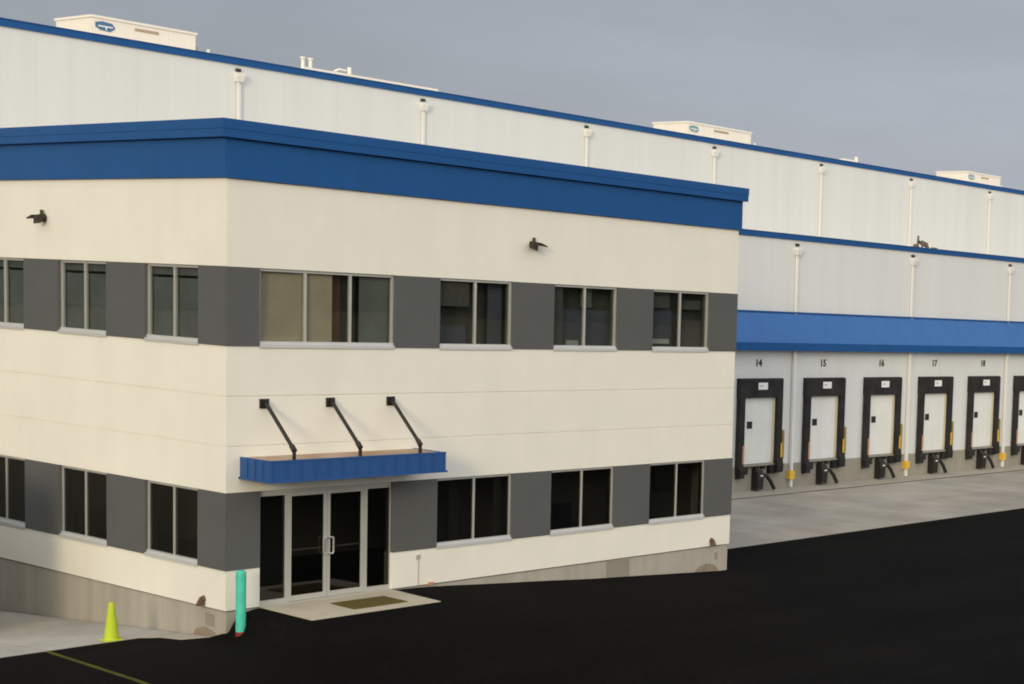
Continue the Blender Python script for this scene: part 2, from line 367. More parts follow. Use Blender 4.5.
def text_mesh(txt, size, loc, mat, parent, name):
    """upright lettering facing -y, centred on loc"""
    cu = bpy.data.curves.new('t', 'FONT'); cu.body = txt; cu.size = size; cu.align_x = 'CENTER'; cu.align_y = 'CENTER'
    cu.extrude = .004; cu.offset = .012
    t = bpy.data.objects.new('t', cu); me = bpy.data.meshes.new_from_object(t)
    bpy.data.objects.remove(t); bpy.data.curves.remove(cu)
    me.name = name
    me.transform(Matrix.Rotation(PI / 2, 4, 'X'))
    me.materials.clear(); me.materials.append(M[mat])
    o = bpy.data.objects.new(name, me); COL.objects.link(o)
    o.location = Vector(loc) - WLOC[parent.name]; o.parent = parent; WLOC[o.name] = Vector(loc)
    return o

# ------------------------------------------------------------------ terrain
def lerp(a, b, t): return a + (b - a) * t
def interp(x, pts):
    if x <= pts[0][0]: return pts[0][1]
    for (a, za), (b, zb) in zip(pts, pts[1:]):
        if x <= b: return lerp(za, zb, (x - a) / (b - a))
    return pts[-1][1]
def smooth(t): t = max(0., min(1., t)); return t * t * (3 - 2 * t)
FRONT = [(-.35, -1.42), (-.10, -1.38), (.03, -1.27), (.15, -1.06), (.27, -.92), (.6, -.858), (3.9, -.858), (4.4, -.862), (5.4, -.925), (6.7, -1.03), (8.2, -1.135), (9.75, -1.265), (10.85, -1.33), (14.9, -1.60), (16, -1.60)]
def drive_z(y): return -1.457 - .0778 * (min(y, 16.) - .488)
def gz(x, y):
    if y >= 0:
        if x > .3: return -1.605
        r = math.hypot(x, y)
        return drive_z(y) + .12 * max(0., 1 - r / .47)
    zl = drive_z(max(y, -4.5))
    zf = interp(x, [(-.35, zl), (-.10, zl + .04), (.03, max(-1.27, zl + .10)), (.15, max(-1.06, zl + .12))] + FRONT[4:])
    far = -1.55 if x < 8 else -1.60
    return lerp(zf, far, smooth((-y - 3.0) / 9.0))
def frange(a, b, d):
    n = int(round((b - a) / d)); return [a + (b - a) * i / n for i in range(n + 1)]
gx = sorted(set([-3000, -900, -300, -120, -60, -30, -15, -10, -7] + frange(-5, -1, .5) + frange(-1, 1.0, .08) + frange(1.2, 5, .4) + frange(5.5, 16, .75) + [18, 22, 30, 45, 70, 110, 160, 300, 900, 3000]))
gy = sorted(set([-3000, -900, -300, -120, -60, -40, -25, -18] + frange(-14, -4, 1.) + frange(-3.5, -.5, .25) + frange(-.4, 1.6, .08) + frange(2, 14, 1.) + [16, 20, 40, 80, 160, 400, 1200, 3000]))
g = MB()
for yy in gy:
    for xx in gx: g.v.append((xx, yy, gz(xx, yy)))
nx = len(gx)
for j in range(len(gy) - 1):
    for i in range(nx - 1):
        g.sm.add(len(g.f)); g.f.append((j * nx + i, j * nx + i + 1, (j + 1) * nx + i + 1, (j + 1) * nx + i))
tag(g.build('ground', 'ground'), kind='structure')

# unseen wooded rise, added so the upper windows reflect something dark
hl = MB(); nh = 240; hr = random.Random(3)
for ring_, (R_, zz) in enumerate(((430, -2), (440, 14), (460, 22), (640, 30), (700, -2))):
    for k in range(nh):
        a = 2 * PI * k / nh
        jz = 0 if zz < 0 else hr.uniform(-3, 3) + 5 * math.sin(a * 5 + 1) + 3 * math.sin(a * 13)
        hl.v.append((R_ * math.cos(a) * (1 + hr.uniform(-.01, .01)), R_ * math.sin(a), zz + jz))
for q in range(4):
    for k in range(nh):
        j = (k + 1) % nh; hl.f.append((q * nh + k, q * nh + j, (q + 1) * nh + j, (q + 1) * nh + k))
tag(hl.build('added_hills', 'added_woods'), kind='structure')

# concrete driveway down the left side of the office, dock apron on the right
dv = [(-40, 1.8), (-.80, 1.8), (-.56, 1.46), (-.52, .75), (-.06, .50), (.0, .50), (.0, 16), (-40, 16)]
tag(MB().hexa([(x, y, drive_z(y) - .12) for x, y in dv], [(x, y, drive_z(y) + .008) for x, y in dv]).build('driveway', 'drive'), kind='structure')
tag(MB().box(14.95, 140, 2.73, 11.33, -1.75, -1.597).build('dock_apron', 'apron'), kind='structure')
kb = MB().hexa([(15, 11.38, -1.8), (140, 11.38, -1.8), (140, 12.49, -1.8), (15, 12.49, -1.8)],
               [(15, 11.38, -1.565), (140, 11.38, -1.565), (140, 12.49, -1.50), (15, 12.49, -1.50)])
tag(kb.build('kerb', 'kerb'), kind='structure')
tag(box(15, 140, 11.33, 11.38, -1.75, -1.575).build('kerb_edge', 'rust_line'), kind='structure')
# yellow painted line on the asphalt
yl = MB(); ys = frange(-14, 1.75, .25)
def ylx(y): return -2.66 + (y - 1.75) * .183
for a, b in zip(ys, ys[1:]):
    yl.quad(*[(x, y, gz(x, y) + .007) for x, y in ((ylx(a) - .05, a), (ylx(a) + .05, a), (ylx(b) + .05, b), (ylx(b) - .05, b))])
tag(yl.build('painted_line', 'paint_yellow'), kind='structure')
# entrance pad
pdp = [(.70, -1.93), (3.80, -1.93), (3.93, -.012), (.745, -.012)]
tag(MB().ext(pdp, 'z', -1.0, -.846).build('entrance_pad', 'pad'), kind='structure')

# ------------------------------------------------------------------ office building
W = 14.97; D = 12.45
Z_W, Z_LB, Z_LT, Z_UB, Z_UT, Z_BB, Z_LIP, Z_TOP = -.842, 0., 1.63, 4.674, 6.305, 8.10, 8.905, 9.275
T = .26
off = thing('office_building', (W / 2, D / 2, -.85), 'two-storey cream office block with charcoal window bands and blue parapet', 'building')

def ring(mb, z0, z1, o, t=T):
    """closed band round the office, outer face pushed out by o"""
    mb.box(-o, W + o, -o, t, z0, z1)
    mb.box(-o, t, t, D, z0, z1)
    mb.box(W - t, W + o, t, D, z0, z1)
    mb.box(t, W - t, D - t, D, z0, z1)
    return mb
SX0, SX1 = .742, 3.92          # storefront opening
f = MB()
ring(f, -3.2, Z_W - .03, -.035)
f.build('foundation', 'concrete', off)
w = MB()
lo = Z_W
w.box(0, SX0, 0, T, lo, Z_LB); w.box(SX1, W, 0, T, lo, Z_LB)
w.box(0, T, T, D, lo, Z_LB); w.box(W - T, W, T, D, lo, Z_LB); w.box(T, W - T, D - T, D, lo, Z_LB)
G = .014                        # reveal joints
for z0, z1 in ((Z_LT, 2.59 - G), (2.59 + G, 3.63 - G), (3.63 + G, Z_UB), (Z_UT, Z_BB)): ring(w, z0, z1, 0)
for z in (2.59, 3.63): ring(w, z - G, z + G, -.02)
w.box(W - T, W, T, D, Z_LB, Z_LT); w.box(W - T, W, T, D, Z_UB, Z_UT)
w.box(T, W - T, D - T, D, Z_LB, Z_LT); w.box(T, W - T, D - T, D, Z_UB, Z_UT)
wall = w.build('wall', 'stucco', off)
for z in (Z_BB,):
    pass
par = ring(MB(), Z_BB, Z_LIP, .065).build('parapet', 'blue', off)
cp = ring(MB(), Z_LIP, Z_LIP + .17, .172, .30)
ring(cp, Z_LIP + .17, Z_TOP, .182, .33)
cp.build('parapet_cap', 'blue', off)
box(T, W - T, T, D - T, 8.5, 8.62).build('roof', 'roof', off)

FW = [(.71, 3.92), (5.11, 7.18), (8.44, 10.53), (11.77, 13.89)]        # front openings, upper
FL = [(5.11, 7.27), (8.46, 10.56), (11.81, 13.92)]                     # front openings, lower
LW = [(1.0, 3.04), (4.60, 6.65), (8.20, 10.25)]                        # left openings
PO = .022
def piers(face, opens, z0, z1, first, last):
    e = first
    for a, b in opens + [(last, None)]:
        if face == 'front': m_ = box(e, a, -PO, T, z0, z1)
        else: m_ = box(-PO, T, e, a, z0, z1)
        m_.build('wall_panel', 'grey', off); e = b
# corner panels wrap both faces
for z0, z1, fx in ((Z_LB + .002, Z_LT - .002, SX0), (Z_UB + .002, Z_UT - .002, FW[0][0])):
    MB().ext([(-PO, -PO), (fx, -PO), (fx, T), (T, T), (T, LW[0][0]), (-PO, LW[0][0])], 'z', z0, z1).build('wall_panel', 'grey', off)
def rest(face, opens, z0, z1, last):
    for (a, b), (c, d) in zip(opens, opens[1:] + [(last, None)]):
        if face == 'front': box(b, c, -PO, T, z0, z1).build('wall_panel', 'grey', off)
        else: box(-PO, T, b, c, z0, z1).build('wall_panel', 'grey', off)
rest('front', FW, Z_UB + .002, Z_UT - .002, W + PO)
rest('front', [(SX0, SX1)] + FL, Z_LB + .002, Z_LT - .002, W + PO)
rest('left', LW, Z_UB + .002, Z_UT - .002, D)
rest('left', LW, Z_LB + .002, Z_LT - .002, D)

REC = .05
def window(face, a, b, z0, z1, n, dark):
    """frame > sill, pane; recessed behind the charcoal panels"""
    def B(mb, u0, u1, d0, d1, za, zb):
        if face == 'front': mb.box(u0, u1, d0, d1, za, zb)
        else: mb.box(d0, d1, u0, u1, za, zb)
        return mb
    fw = .052; r = REC; dp = .07
    zs = z0 + .105
    zt = z1 - .06
    m_ = MB()
    B(m_, a, b, r, r + dp, zt, z1 - .002)
    ms = [a + (b - a) * k / n for k in range(n + 1)]
    for k, u in enumerate(ms):
        u0 = u if k == 0 else (u - fw if k == n else u - fw / 2)
        B(m_, u0, u0 + fw, r - .002, r + dp, zs, zt)
    fr = m_.build('window', 'alu', off)
    s_ = MB(); B(s_, a - .0, b + .0, -.028, r + dp, z0 - .030, z0 + .045); B(s_, a, b, r - .03, r + dp, z0 + .045, zs)
    s_.build('sill', 'sill', fr)
    for k in range(n):
        p = MB(); u0 = ms[k] + (fw if k == 0 else fw / 2); u1 = ms[k + 1] - (fw if k == n - 1 else fw / 2)
        B(p, u0, u1, r + .02, r + .028, zs, zt)
        p.build('pane', 'glass_dark' if dark else 'glass', fr)
for k, (a, b) in enumerate(FW): window('front', a, b, Z_UB, Z_UT, 3 if k == 0 else 2, False)
for a, b in FL: window('front', a, b, Z_LB, Z_LT, 2, True)
for a, b in LW:
    window('left', a, b, Z_UB, Z_UT, 2, False); window('left', a, b, Z_LB, Z_LT, 2, True)

# entrance: frame > sidelights, two glazed doors
ZF = -.845
r = REC
e = MB()
DX = (1.42, 2.338, 3.25)        # door edges
ZH = 1.56
e.box(SX0, SX1, r, r + .1, ZH, Z_LT - .002)
for x0, x1 in ((SX0, SX0 + .04), (DX[0] - .07, DX[0]), (DX[2], DX[2] + .075), (SX1 - .02, SX1)): e.box(x0, x1, r - .003, r + .1, ZF, ZH)
for x0, x1 in ((SX0 + .04, DX[0] - .07), (DX[2] + .075, SX1 - .02)):
    e.box(x0, x1, r, r + .1, ZF, ZF + .11); e.box(x0, x1, r, r + .1, ZH - .06, ZH)
ent = e.build('entrance_frame', 'alu', off)
box(SX0 + .04, DX[0] - .07, r + .02, r + .03, ZF + .11, ZH - .06).build('sidelight', 'glass_dark', ent)
box(DX[2] + .075, SX1 - .02, r + .02, r + .03, ZF + .11, ZH - .06).build('sidelight', 'glass_dark', ent)
box(SX0, SX1, -.0115, r - .004, ZF - .01, ZF + .015).build('threshold', 'alu', ent)
for x0, x1, hs in ((DX[0], DX[1], 1), (DX[1], DX[2], -1)):
    d = MB(); st = .075; x0 += .004; x1 -= .004
    zt = ZH - .004; zb = ZF + .02
    d.box(x0, x0 + st, r + .003, r + .05, zb, zt); d.box(x1 - st, x1, r + .003, r + .05, zb, zt)
    d.box(x0 + st, x1 - st, r + .003, r + .05, zt - .095, zt); d.box(x0 + st, x1 - st, r + .003, r + .05, zb, zb + .115)
    dr = d.build('door', 'alu', off)
    box(x0 + st, x1 - st, r + .02, r + .028, zb + .115, zt - .095).build('pane', 'glass_dark', dr)
    box(x0 + st, x1 - st, r + .005, r + .017, .27, .30).build('push_bar', 'black', dr)
    xe = x1 - .04 if hs > 0 else x0 + .04
    yb = r + .004; yo = r - .06
    xo = xe - .075 * hs
    h = MB().path([(xe, yb, .50), (xe, yo, .50), (xo + .02 * hs, yo, .50), (xo, yo, .47), (xo, yo, .17), (xo + .02 * hs, yo, .14), (xe, yo, .14), (xe, yb, .14)], .02)
    h.build('handle', 'steel', dr)

# entrance canopy hung on three rods
ca = MB(); cx0, cx1, cy = .30, 4.50, -1.10; cz0, cz1 = 1.965, 2.375
ca.box(cx0, cx1, cy, cy + .05, cz0, cz1); ca.box(cx0, cx0 + .05, cy + .05, -.004, cz0, cz1); ca.box(cx1 - .05, cx1, cy + .05, -.004, cz0, cz1)
ca.box(cx0 - .035, cx1 + .035, cy - .035, -.004, cz0 - .045, cz0)          # lower flange
ca.box(cx0 - .012, cx1 + .012, cy - .012, cy + .07, cz1 - .03, cz1 + .004)
nrib = 13
for k in range(nrib + 1):
    x = cx0 + .02 + (cx1 - cx0 - .04) * k / nrib
    ca.box(x - .014, x + .014, cy - .020, cy + .01, cz0 - .01, cz1 - .02)
for k in range(1, 4):
    y = cy + 1.1 * k / 4
    ca.box(cx0 - .020, cx0 + .01, y - .014, y + .014, cz0 - .01, cz1 - .005)
can = ca.build('entrance_canopy', 'blue_canopy', off)
box(cx0 + .05, cx1 - .05, cy + .05, -.004, cz1 - .09, cz1 - .012).build('deck', 'tan_deck', can)
for x in (.82, 2.345, 3.84):
    ro = MB()
    ro.box(x - .10, x + .10, -.03, -.001, 3.375, 3.575)                                # wall plate
    ro.box(x - .03, x + .03, -.14, -.03, 3.42, 3.53)
    ro.tube((x, -.10, 3.47), (x, -1.08, 2.585), .040)
    ro.tube((x, -1.0, 2.665), (x, -1.10, 2.565), .055)
    ro.box(x - .022, x + .022, -1.12, -1.055, 2.385, 2.62)
    ro.build('support_rod', 'black', can)

# small wall fixtures of the office
for fc, u in (('left', .79), ('front', 14.23)):
    def Q(a, d, z): return (-d, u + a, z) if fc == 'left' else (u + a, -d, z)
    sp = MB(); sp.tube(Q(0, 0, -.69), Q(0, .07, -.70), .075, .065)
    sp.hexa([Q(-.07, .02, -.80), Q(.07, .02, -.80), Q(.06, .15, -.82), Q(-.06, .15, -.82)], [Q(-.04, .0, -.61), Q(.04, .0, -.61), Q(.05, .10, -.70), Q(-.05, .10, -.70)])
    sp.build('drain_spout', 'spout', off)
box(4.57, 4.65, -.04, -.001, -.22, -.12).build('wall_outlet', 'alu', off)
MB().tube((4.63, -.012, -.24), (4.63, -.012, -.85), .010, n=8).build('conduit', 'alu', off)
box(4.90, 5.02, -.06, -.001, -.87, -.80).build('wall_cap', 'orange', off)
# repaired and stained concrete on the foundation
box(10.4, 11.2, .029, .034, -1.50, Z_W - .045).build('concrete_patch', 'concrete_dark', off)
box(.030, .034, .45, .80, -1.25, -.98).build('concrete_patch', 'concrete_dark', off)
def half_disc(face, u, z, rx, rz):
    pts = [(u + rx * math.cos(PI * k / 14), z + rz * math.sin(PI * k / 14) * (1 + .04 * math.sin(2.1 * k))) for k in range(15)]
    m_ = MB().ext(pts, 'y' if face == 'front' else 'x', .026, .033)
    return m_
half_disc('front', 14.10, -1.64, .48, .30).build('stain', 'dirt', off)
half_disc('left', .78, -1.60, .50, .31).build('stain', 'dirt', off)
box(14.42, 14.54, .030, .034, -1.25, -1.05).build('concrete_patch', 'concrete_dark', off)

# interior seen dimly through the glass
it = MB()
it.box(T, W - T, T, D - T, 3.2, 3.5)                              # upper floor
it.build('floor_slab', 'interior_dark', off)
box(T, W - T, T, D - T, -.9, -.85).build('ground_floor', 'interior_dark', off)
box(T, W - T, T, D - T, 6.62, 6.7).build('ceiling', 'ceiling', off)
iw = MB()
iw.box(4.2, W - T, 4.4, 4.5, 3.5, 6.62); iw.box(4.2, 4.3, 1.4, 4.4, 3.5, 6.62); iw.box(3.6, 3.7, 4.5, D - T, 3.5, 6.62)
iw.box(4.8, W - T, 1.3, 1.4, -.85, 3.2); iw.box(4.2, W - T, 5.4, 5.5, -.85, 3.2); iw.box(4.6, 4.7, 5.5, D - T, -.85, 3.2)
iw.build('interior_wall', 'interior', off)
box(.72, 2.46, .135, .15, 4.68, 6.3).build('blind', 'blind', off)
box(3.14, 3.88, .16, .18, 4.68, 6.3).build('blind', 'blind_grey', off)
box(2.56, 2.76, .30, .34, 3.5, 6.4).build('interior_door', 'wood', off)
box(5.0, 14.4, .46, .49, 3.5, 6.62).build('gap_fill_sheet', 'gap_fill_sheet', off)  # added sheet, lifts the black gaps behind the upper panes
box(2.45, 3.2, .40, .43, 3.5, 6.62).build('gap_fill_sheet', 'gap_fill_sheet', off)  # same added fill behind the gap in the first window
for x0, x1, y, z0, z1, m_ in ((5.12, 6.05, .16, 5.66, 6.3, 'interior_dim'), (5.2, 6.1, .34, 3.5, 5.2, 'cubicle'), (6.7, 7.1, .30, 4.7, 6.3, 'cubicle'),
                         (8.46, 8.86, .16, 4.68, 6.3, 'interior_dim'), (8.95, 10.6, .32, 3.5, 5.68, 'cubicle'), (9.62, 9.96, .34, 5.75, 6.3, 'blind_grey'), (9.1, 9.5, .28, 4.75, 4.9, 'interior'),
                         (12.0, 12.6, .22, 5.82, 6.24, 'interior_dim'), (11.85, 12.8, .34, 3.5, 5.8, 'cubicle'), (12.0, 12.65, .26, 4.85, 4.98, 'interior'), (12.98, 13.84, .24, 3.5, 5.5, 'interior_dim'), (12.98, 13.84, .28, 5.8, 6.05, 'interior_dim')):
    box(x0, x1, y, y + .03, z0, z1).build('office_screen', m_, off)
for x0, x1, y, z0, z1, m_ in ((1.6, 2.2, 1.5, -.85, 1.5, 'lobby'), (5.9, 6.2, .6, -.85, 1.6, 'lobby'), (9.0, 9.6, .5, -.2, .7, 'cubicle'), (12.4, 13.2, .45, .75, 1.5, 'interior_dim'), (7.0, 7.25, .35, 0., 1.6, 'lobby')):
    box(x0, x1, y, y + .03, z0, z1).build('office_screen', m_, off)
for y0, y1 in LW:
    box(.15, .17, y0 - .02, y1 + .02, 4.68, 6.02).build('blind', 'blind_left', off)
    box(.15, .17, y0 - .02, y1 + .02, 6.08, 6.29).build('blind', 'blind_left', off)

# wall lights on the office: twin-head flood lights
def wall_light(face, u, z, label, side):
    if face == 'front': base = (u, 0, z)
    else: base = (0, u, z)
    t = thing('wall_light', base, label, 'wall light', 'wall lights on the office')
    K = .82
    def P(a, d, zz): return (u + a * K, -d * K, z + zz * K) if face == 'front' else (-d * K, u + a * K, z + zz * K)
    s = side
    MB().tube(P(0, -.0, -.02), P(0, .13, -.02), .10, .085).build('mounting_box', 'bronze', t)
    MB().tube(P(0, .08, .05), P(0, .08, .20), .035).build('light_sensor', 'bronze', t)
    for sg, tilt in ((s, -.06), (-s, .05)):
        m_ = MB()
        a0, a1 = .05 * sg, .30 * sg
        m_.tube(P(a0, .10, -.01), P(.13 * sg, .16, 0.0), .022, n=10)
        if sg == s:
            m_.hexa([P(.10 * sg, .10, -.02), P(.29 * sg, .20, -.055), P(.29 * sg, .34, -.07), P(.10 * sg, .30, -.04)],
                    [P(.10 * sg, .10, .07), P(.29 * sg, .20, -.015), P(.29 * sg, .34, -.03), P(.10 * sg, .30, .05)])
        else:
            m_.hexa([P(.05 * sg, .13, -.17), P(.22 * sg, .16, -.10), P(.22 * sg, .34, -.13), P(.05 * sg, .32, -.20)],
                    [P(.05 * sg, .13, .03), P(.25 * sg, .16, .08), P(.25 * sg, .34, .05), P(.05 * sg, .32, .0)])
        m_.build('lamp_head', 'bronze', t)
wall_light('front', 7.74, 7.24, 'dark bronze twin floodlight high on the shaded front wall above the second upper window', 1)
wall_light('left', 7.26, 7.25, 'dark bronze twin floodlight high on the sunlit left side wall of the office', 1)

# ------------------------------------------------------------------ warehouse
YD, YU = 12.5, 24.2
WX0, WX1 = .2, 130.
ware = thing('warehouse', (60, 40, -1.6), 'long white metal-panelled warehouse with blue roof edges behind the office', 'building')
UX0 = -22.
box(UX0, WX1, YU, 80, 8.0, 13.72).build('upper_wall', 'panel', ware)
ed = MB()
ed.box(UX0 - .06, WX1, YU - .07, YU + .25, 13.705, 13.93)
ed.box(UX0 - .06, WX1, YU - .10, YU + .25, 13.93, 13.955)
ed.build('roof_edge', 'blue', ware)
box(UX0, WX1, YU + .25, 80, 13.722, 13.78).build('roof', 'roof', ware)
box(WX0, WX1, YD, YU, -.50, 8.76).build('lower_wall', 'panel', ware)
box(WX0, WX1, YD - .03, YU, -2.6, -.502).build('foundation', 'dock_concrete', ware)
ed = MB()
ed.box(14.99, WX1, YD - .07, YD + .25, 8.745, 8.955); ed.box(14.99, WX1, YD - .095, YD + .25, 8.955, 8.975)
ed.build('roof_edge', 'blue', ware)
box(WX0, WX1, YD + .25, YU, 8.76, 8.82).build('lower_roof', 'roof', ware)
# long blue awning over the docks: sloping sheet with a fascia at its foot
AY = 12.08
aw = MB()
aw.ext([(YD - .002, 5.72), (YD - .10, 5.72), (AY, 4.50), (AY, 4.47), (YD - .002, 4.47)], 'x', 15.05, WX1 - .5)
awn = aw.build('awning', 'blue_awning', ware)
box(15.05, WX1 - .5, AY - .03, AY + .05, 4.20, 4.52).build('fascia', 'blue', awn)
box(15.05, WX1 - .5, YD - .13, YD - .004, 5.72, 5.79).build('flashing', 'blue', awn)
# downspouts: leader head, pipe, guard
def downspout(x, y, ztop, z0, tall):
    hd = MB(); hd.hexa([(x - .10, y - .20, ztop - .42), (x + .10, y - .20, ztop - .42), (x + .10, y - .003, ztop - .42), (x - .10, y - .003, ztop - .42)],
                       [(x - .15, y - .24, ztop - .22), (x + .15, y - .24, ztop - .22), (x + .15, y - .003, ztop - .22), (x - .15, y - .003, ztop - .22)])
    hd.box(x - .15, x + .15, y - .24, y - .003, ztop - .22, ztop - .10)
    p = MB(); p.box(x - .048, x + .048, y - .13, y - .03, z0, ztop - .415)
    pipe = p.build('downspout', 'white_metal', ware)
    hd.build('leader_head', 'white_metal', pipe)
    box(x - .08, x + .08, y - .10, y - .003, ztop - .06, ztop + .05).build('scupper', 'bronze', pipe)
    return pipe
for x in (14.70, 22.38, 30.80, 38.82, 46.79, 54.66, 62.61, 70.6):
    downspout(x, YU, 13.52, 8.8, True)
for x in (31.72, 39.63, 47.62, 55.6):
    downspout(x, YD, 8.55, 5.70, False)
    lw = MB(); lw.box(x - .06, x + .06, YD - .17, YD - .05, -1.49, 4.46)
    lp = lw.build('downspout', 'white_metal', ware)
    MB().box(x - .19, x + .13, YD - .23, YD - .173, -1.15, -.80).box(x - .19, x - .09, YD - .174, YD - .035, -1.15, -.80).build('pipe_guard', 'yellow', lp)

# ------------------------------------------------------------------ loading docks
PITCH = 4.0
def make_dock(n, label):
    x = 29.70; y = YD
    t = thing('loading_dock', (x, y, -1.5), label, 'loading dock', 'numbered loading docks along the white wall')
    hw = 1.27; po = .22; pw = .31
    zt, zb, zi = 3.06, -.80, 2.28
    head = MB().ext([(y - .004, zt), (y - po + .04, zt), (y - po, zt - .05), (y - po, zi), (y - .004, zi)], 'x', x - hw, x + hw)
    head.build('head_pad', 'seal_fabric', t)
    for sg in (-1, 1):
        a, b = sorted((x + sg * hw, x + sg * (hw - pw)))
        MB().box(a, b, y - po, y - .036, zb, zi - .003).build('side_pad', 'seal_fabric', t)
    dw = hw - pw
    dm = MB().box(x - dw, x + dw - .17, y - .06, y - .006, -.40, zi - .003)
    for k in range(1, 5):
        z = -.40 + k * .54
        dm.box(x - dw, x + dw - .17, y - .064, y - .058, z - .008, z + .008)
    door = dm.build('dock_door', 'door_white', t)
    box(x - .68, x - .38, y - .075, y - .061, 1.03, 1.32).build('vision_panel', 'black', door)
    box(x + dw - .17, x + dw, y - .07, y - .006, -.42, zi - .003).build('door_jamb', 'jamb', t)
    lv = MB().box(x - dw, x + dw, y - .20, y - .036, -.49, -.425)
    lv.build('dock_leveller', 'dock_concrete', t)
    un = MB().ext([(x - .72, -.492), (x + .36, -.492), (x + .36, -.60), (x + .28, -.64), (x + .20, -.60), (x + .16, -.53), (x - .02, -.53), (x - .06, -.60), (x - .14, -.64), (x - .22, -.60), (x - .26, -.53), (x - .66, -.53)], 'y', y - .19, y - .036)
    un.build('leveller_bracket', 'rubber', t)
    for q, z0, z1, w_ in ((-dw + .02, -.80, -.50, .22), (dw - .36, -.84, -.48, .22)):
        box(x + q, x + q + w_, y - .24, y - .036, z0, z1).build('bumper', 'rubber', t)
    MB().ext([(y - .036, -.86), (y - .36, -.78), (y - .38, -.50), (y - .32, -.22), (y - .25, -.18), (y - .036, -.60)], 'x', x + dw - .08, x + hw - .03).build('pad_boot', 'rubber', t)
    MB().ext([(y - .036, -.98), (y - .30, -.94), (y - .32, -.62), (y - .25, -.48), (y - .036, -.60)], 'x', x - hw + .02, x - dw - .02).build('pad_boot', 'rubber', t)
    vr = MB().ext([(y - .036, -1.47), (y - .36, -1.44), (y - .40, -1.0), (y - .36, -.72), (y - .24, -.62), (y - .036, -.62)], 'x', x - .29, x + .06)
    rest_ = vr.build('vehicle_restraint', 'black', t)
    MB().path([(x + .04, y - .30, -.84), (x + .26, y - .36, -.90), (x + .44, y - .40, -1.10), (x + .66, y - .42, -1.44)], .08).build('restraint_hook', 'black', rest_)
    box(x - .14, x + .0, y - .41, y - .375, -.90, -.85).build('restraint_lamp', 'sign', rest_)
    box(x + hw + .03, x + hw + .15, y - .22, y - .04, -.28, .92).build('guide_post', 'olive', t)
    box(x + hw - .07, x + hw + .0, y - po - .03, y - po - .002, -.26, .40).build('guide_stripe', 'yellow', t)
    box(x - dw - .10, x - dw - .01, y - po - .02, y - po - .002, -.38, .36).build('guide_stripe', 'orange', t)
    sg_ = box(x - .24, x + .30, y - po - .022, y - po - .002, 2.61, 2.89).build('sign', 'sign', t)
    MB().box(x - .18, x + .02, y - po - .026, y - po - .021, 2.73, 2.79).build('sign_lettering', 'sign_ink', sg_)
    if n: text_mesh(n, .40, (x - .04, y - .012, 3.665), 'ink', t, 'number')
    return t
words_ = {14: 'half beside the office corner, two yellow strips at its right', 15: 'second from the office', 16: 'third from the office', 17: 'fourth from the office', 18: 'fifth from the office'}
d0 = make_dock('14', 'black-padded loading dock under the number 14, nearest the office corner')
for i in range(1, 6):
    c = copy_tree(d0, shift=(PITCH * i, 0, 0))
    n = 14 + i
    if n < 19:
        c['label'] = 'black-padded loading dock under the number %d on the white wall' % n
    else:
        c['label'] = 'black-padded loading dock cut off by the right edge of the photo'
    for ch in list(c.children):
        if ch.name.startswith('number'):
            nm = ch.name
            bpy.data.objects.remove(ch)
            if n < 19: text_mesh(str(n), .40, (WLOC[c.name].x - .04, YD - .012, 3.665), 'ink', c, 'number')

# ------------------------------------------------------------------ rooftop things
def rtu(x0, x1, label, teal):
    y0, y1, z0, z1 = 32., 34.65, 13.78, 15.76
    t = thing('rooftop_unit', ((x0 + x1) / 2, (y0 + y1) / 2, z0), label, 'rooftop unit', 'white cooling units on the warehouse roof')
    L = x1 - x0
    m_ = MB().box(x0, x1, y0, y1, z0, z1 - .09)
    for k in (.38, .72): m_.box(x0 + L * k - .012, x0 + L * k + .012, y0 - .012, y0 + .01, z0 + .1, z1 - .1)
    m_.build('casing', 'rtu', t)
    box(x0 - .05, x1 + .05, y0 - .05, y1 + .05, z1 - .09, z1).build('top_cover', 'rtu', t)
    cx = x0 + .48 + (.0 if not teal else -.02); cz = 15.38
    hx = [(cx - .37, cz + .13), (cx - .12, cz + .19), (cx + .25, cz + .15), (cx + .37, cz - .01), (cx + .18, cz - .17), (cx - .20, cz - .14), (cx - .37, cz - .03)]
    em = MB().ext(hx, 'y', y0 - .02, y0 - .001).build('emblem', 'emblem_teal' if teal else 'emblem_blue', t)
    MB().box(cx - .27, cx + .27, y0 - .026, y0 - .0205, cz - .02, cz + .03).box(cx + .0, cx + .05, y0 - .026, y0 - .0205, cz - .12, cz - .02).build('emblem_bar', 'sign', em)
    box(x0 + L * .40, x0 + L * .63, y0 - .016, y0 - .001, 15.42, 15.53).build('nameplate', 'brown_ink', t)
    MB().tube((x1 + .75, y0 + .4, z0), (x1 + .75, y0 + .4, 15.25), .07).build('vent_pipe', 'white_metal', t)
    MB().path([(x1 + .02, y0 + .5, 15.35), (x1 + .35, y0 + .5, 15.30), (x1 + .40, y0 + .5, 14.2)], .05).box(x1 + .05, x1 + .5, y0 + .8, y0 + 1.6, z0, 15.1).build('coil_pipe', 'alu', t)
    return t
rtu(13.64, 17.62, 'white rooftop cooling unit with dark blue emblem, above the office at the left', False)
rtu(44.85, 49.80, 'white rooftop cooling unit with teal emblem, above the right end of the blue office parapet', True)
rtu(71.30, 75.30, 'small far white rooftop cooling unit near the right end of the roofline', True)

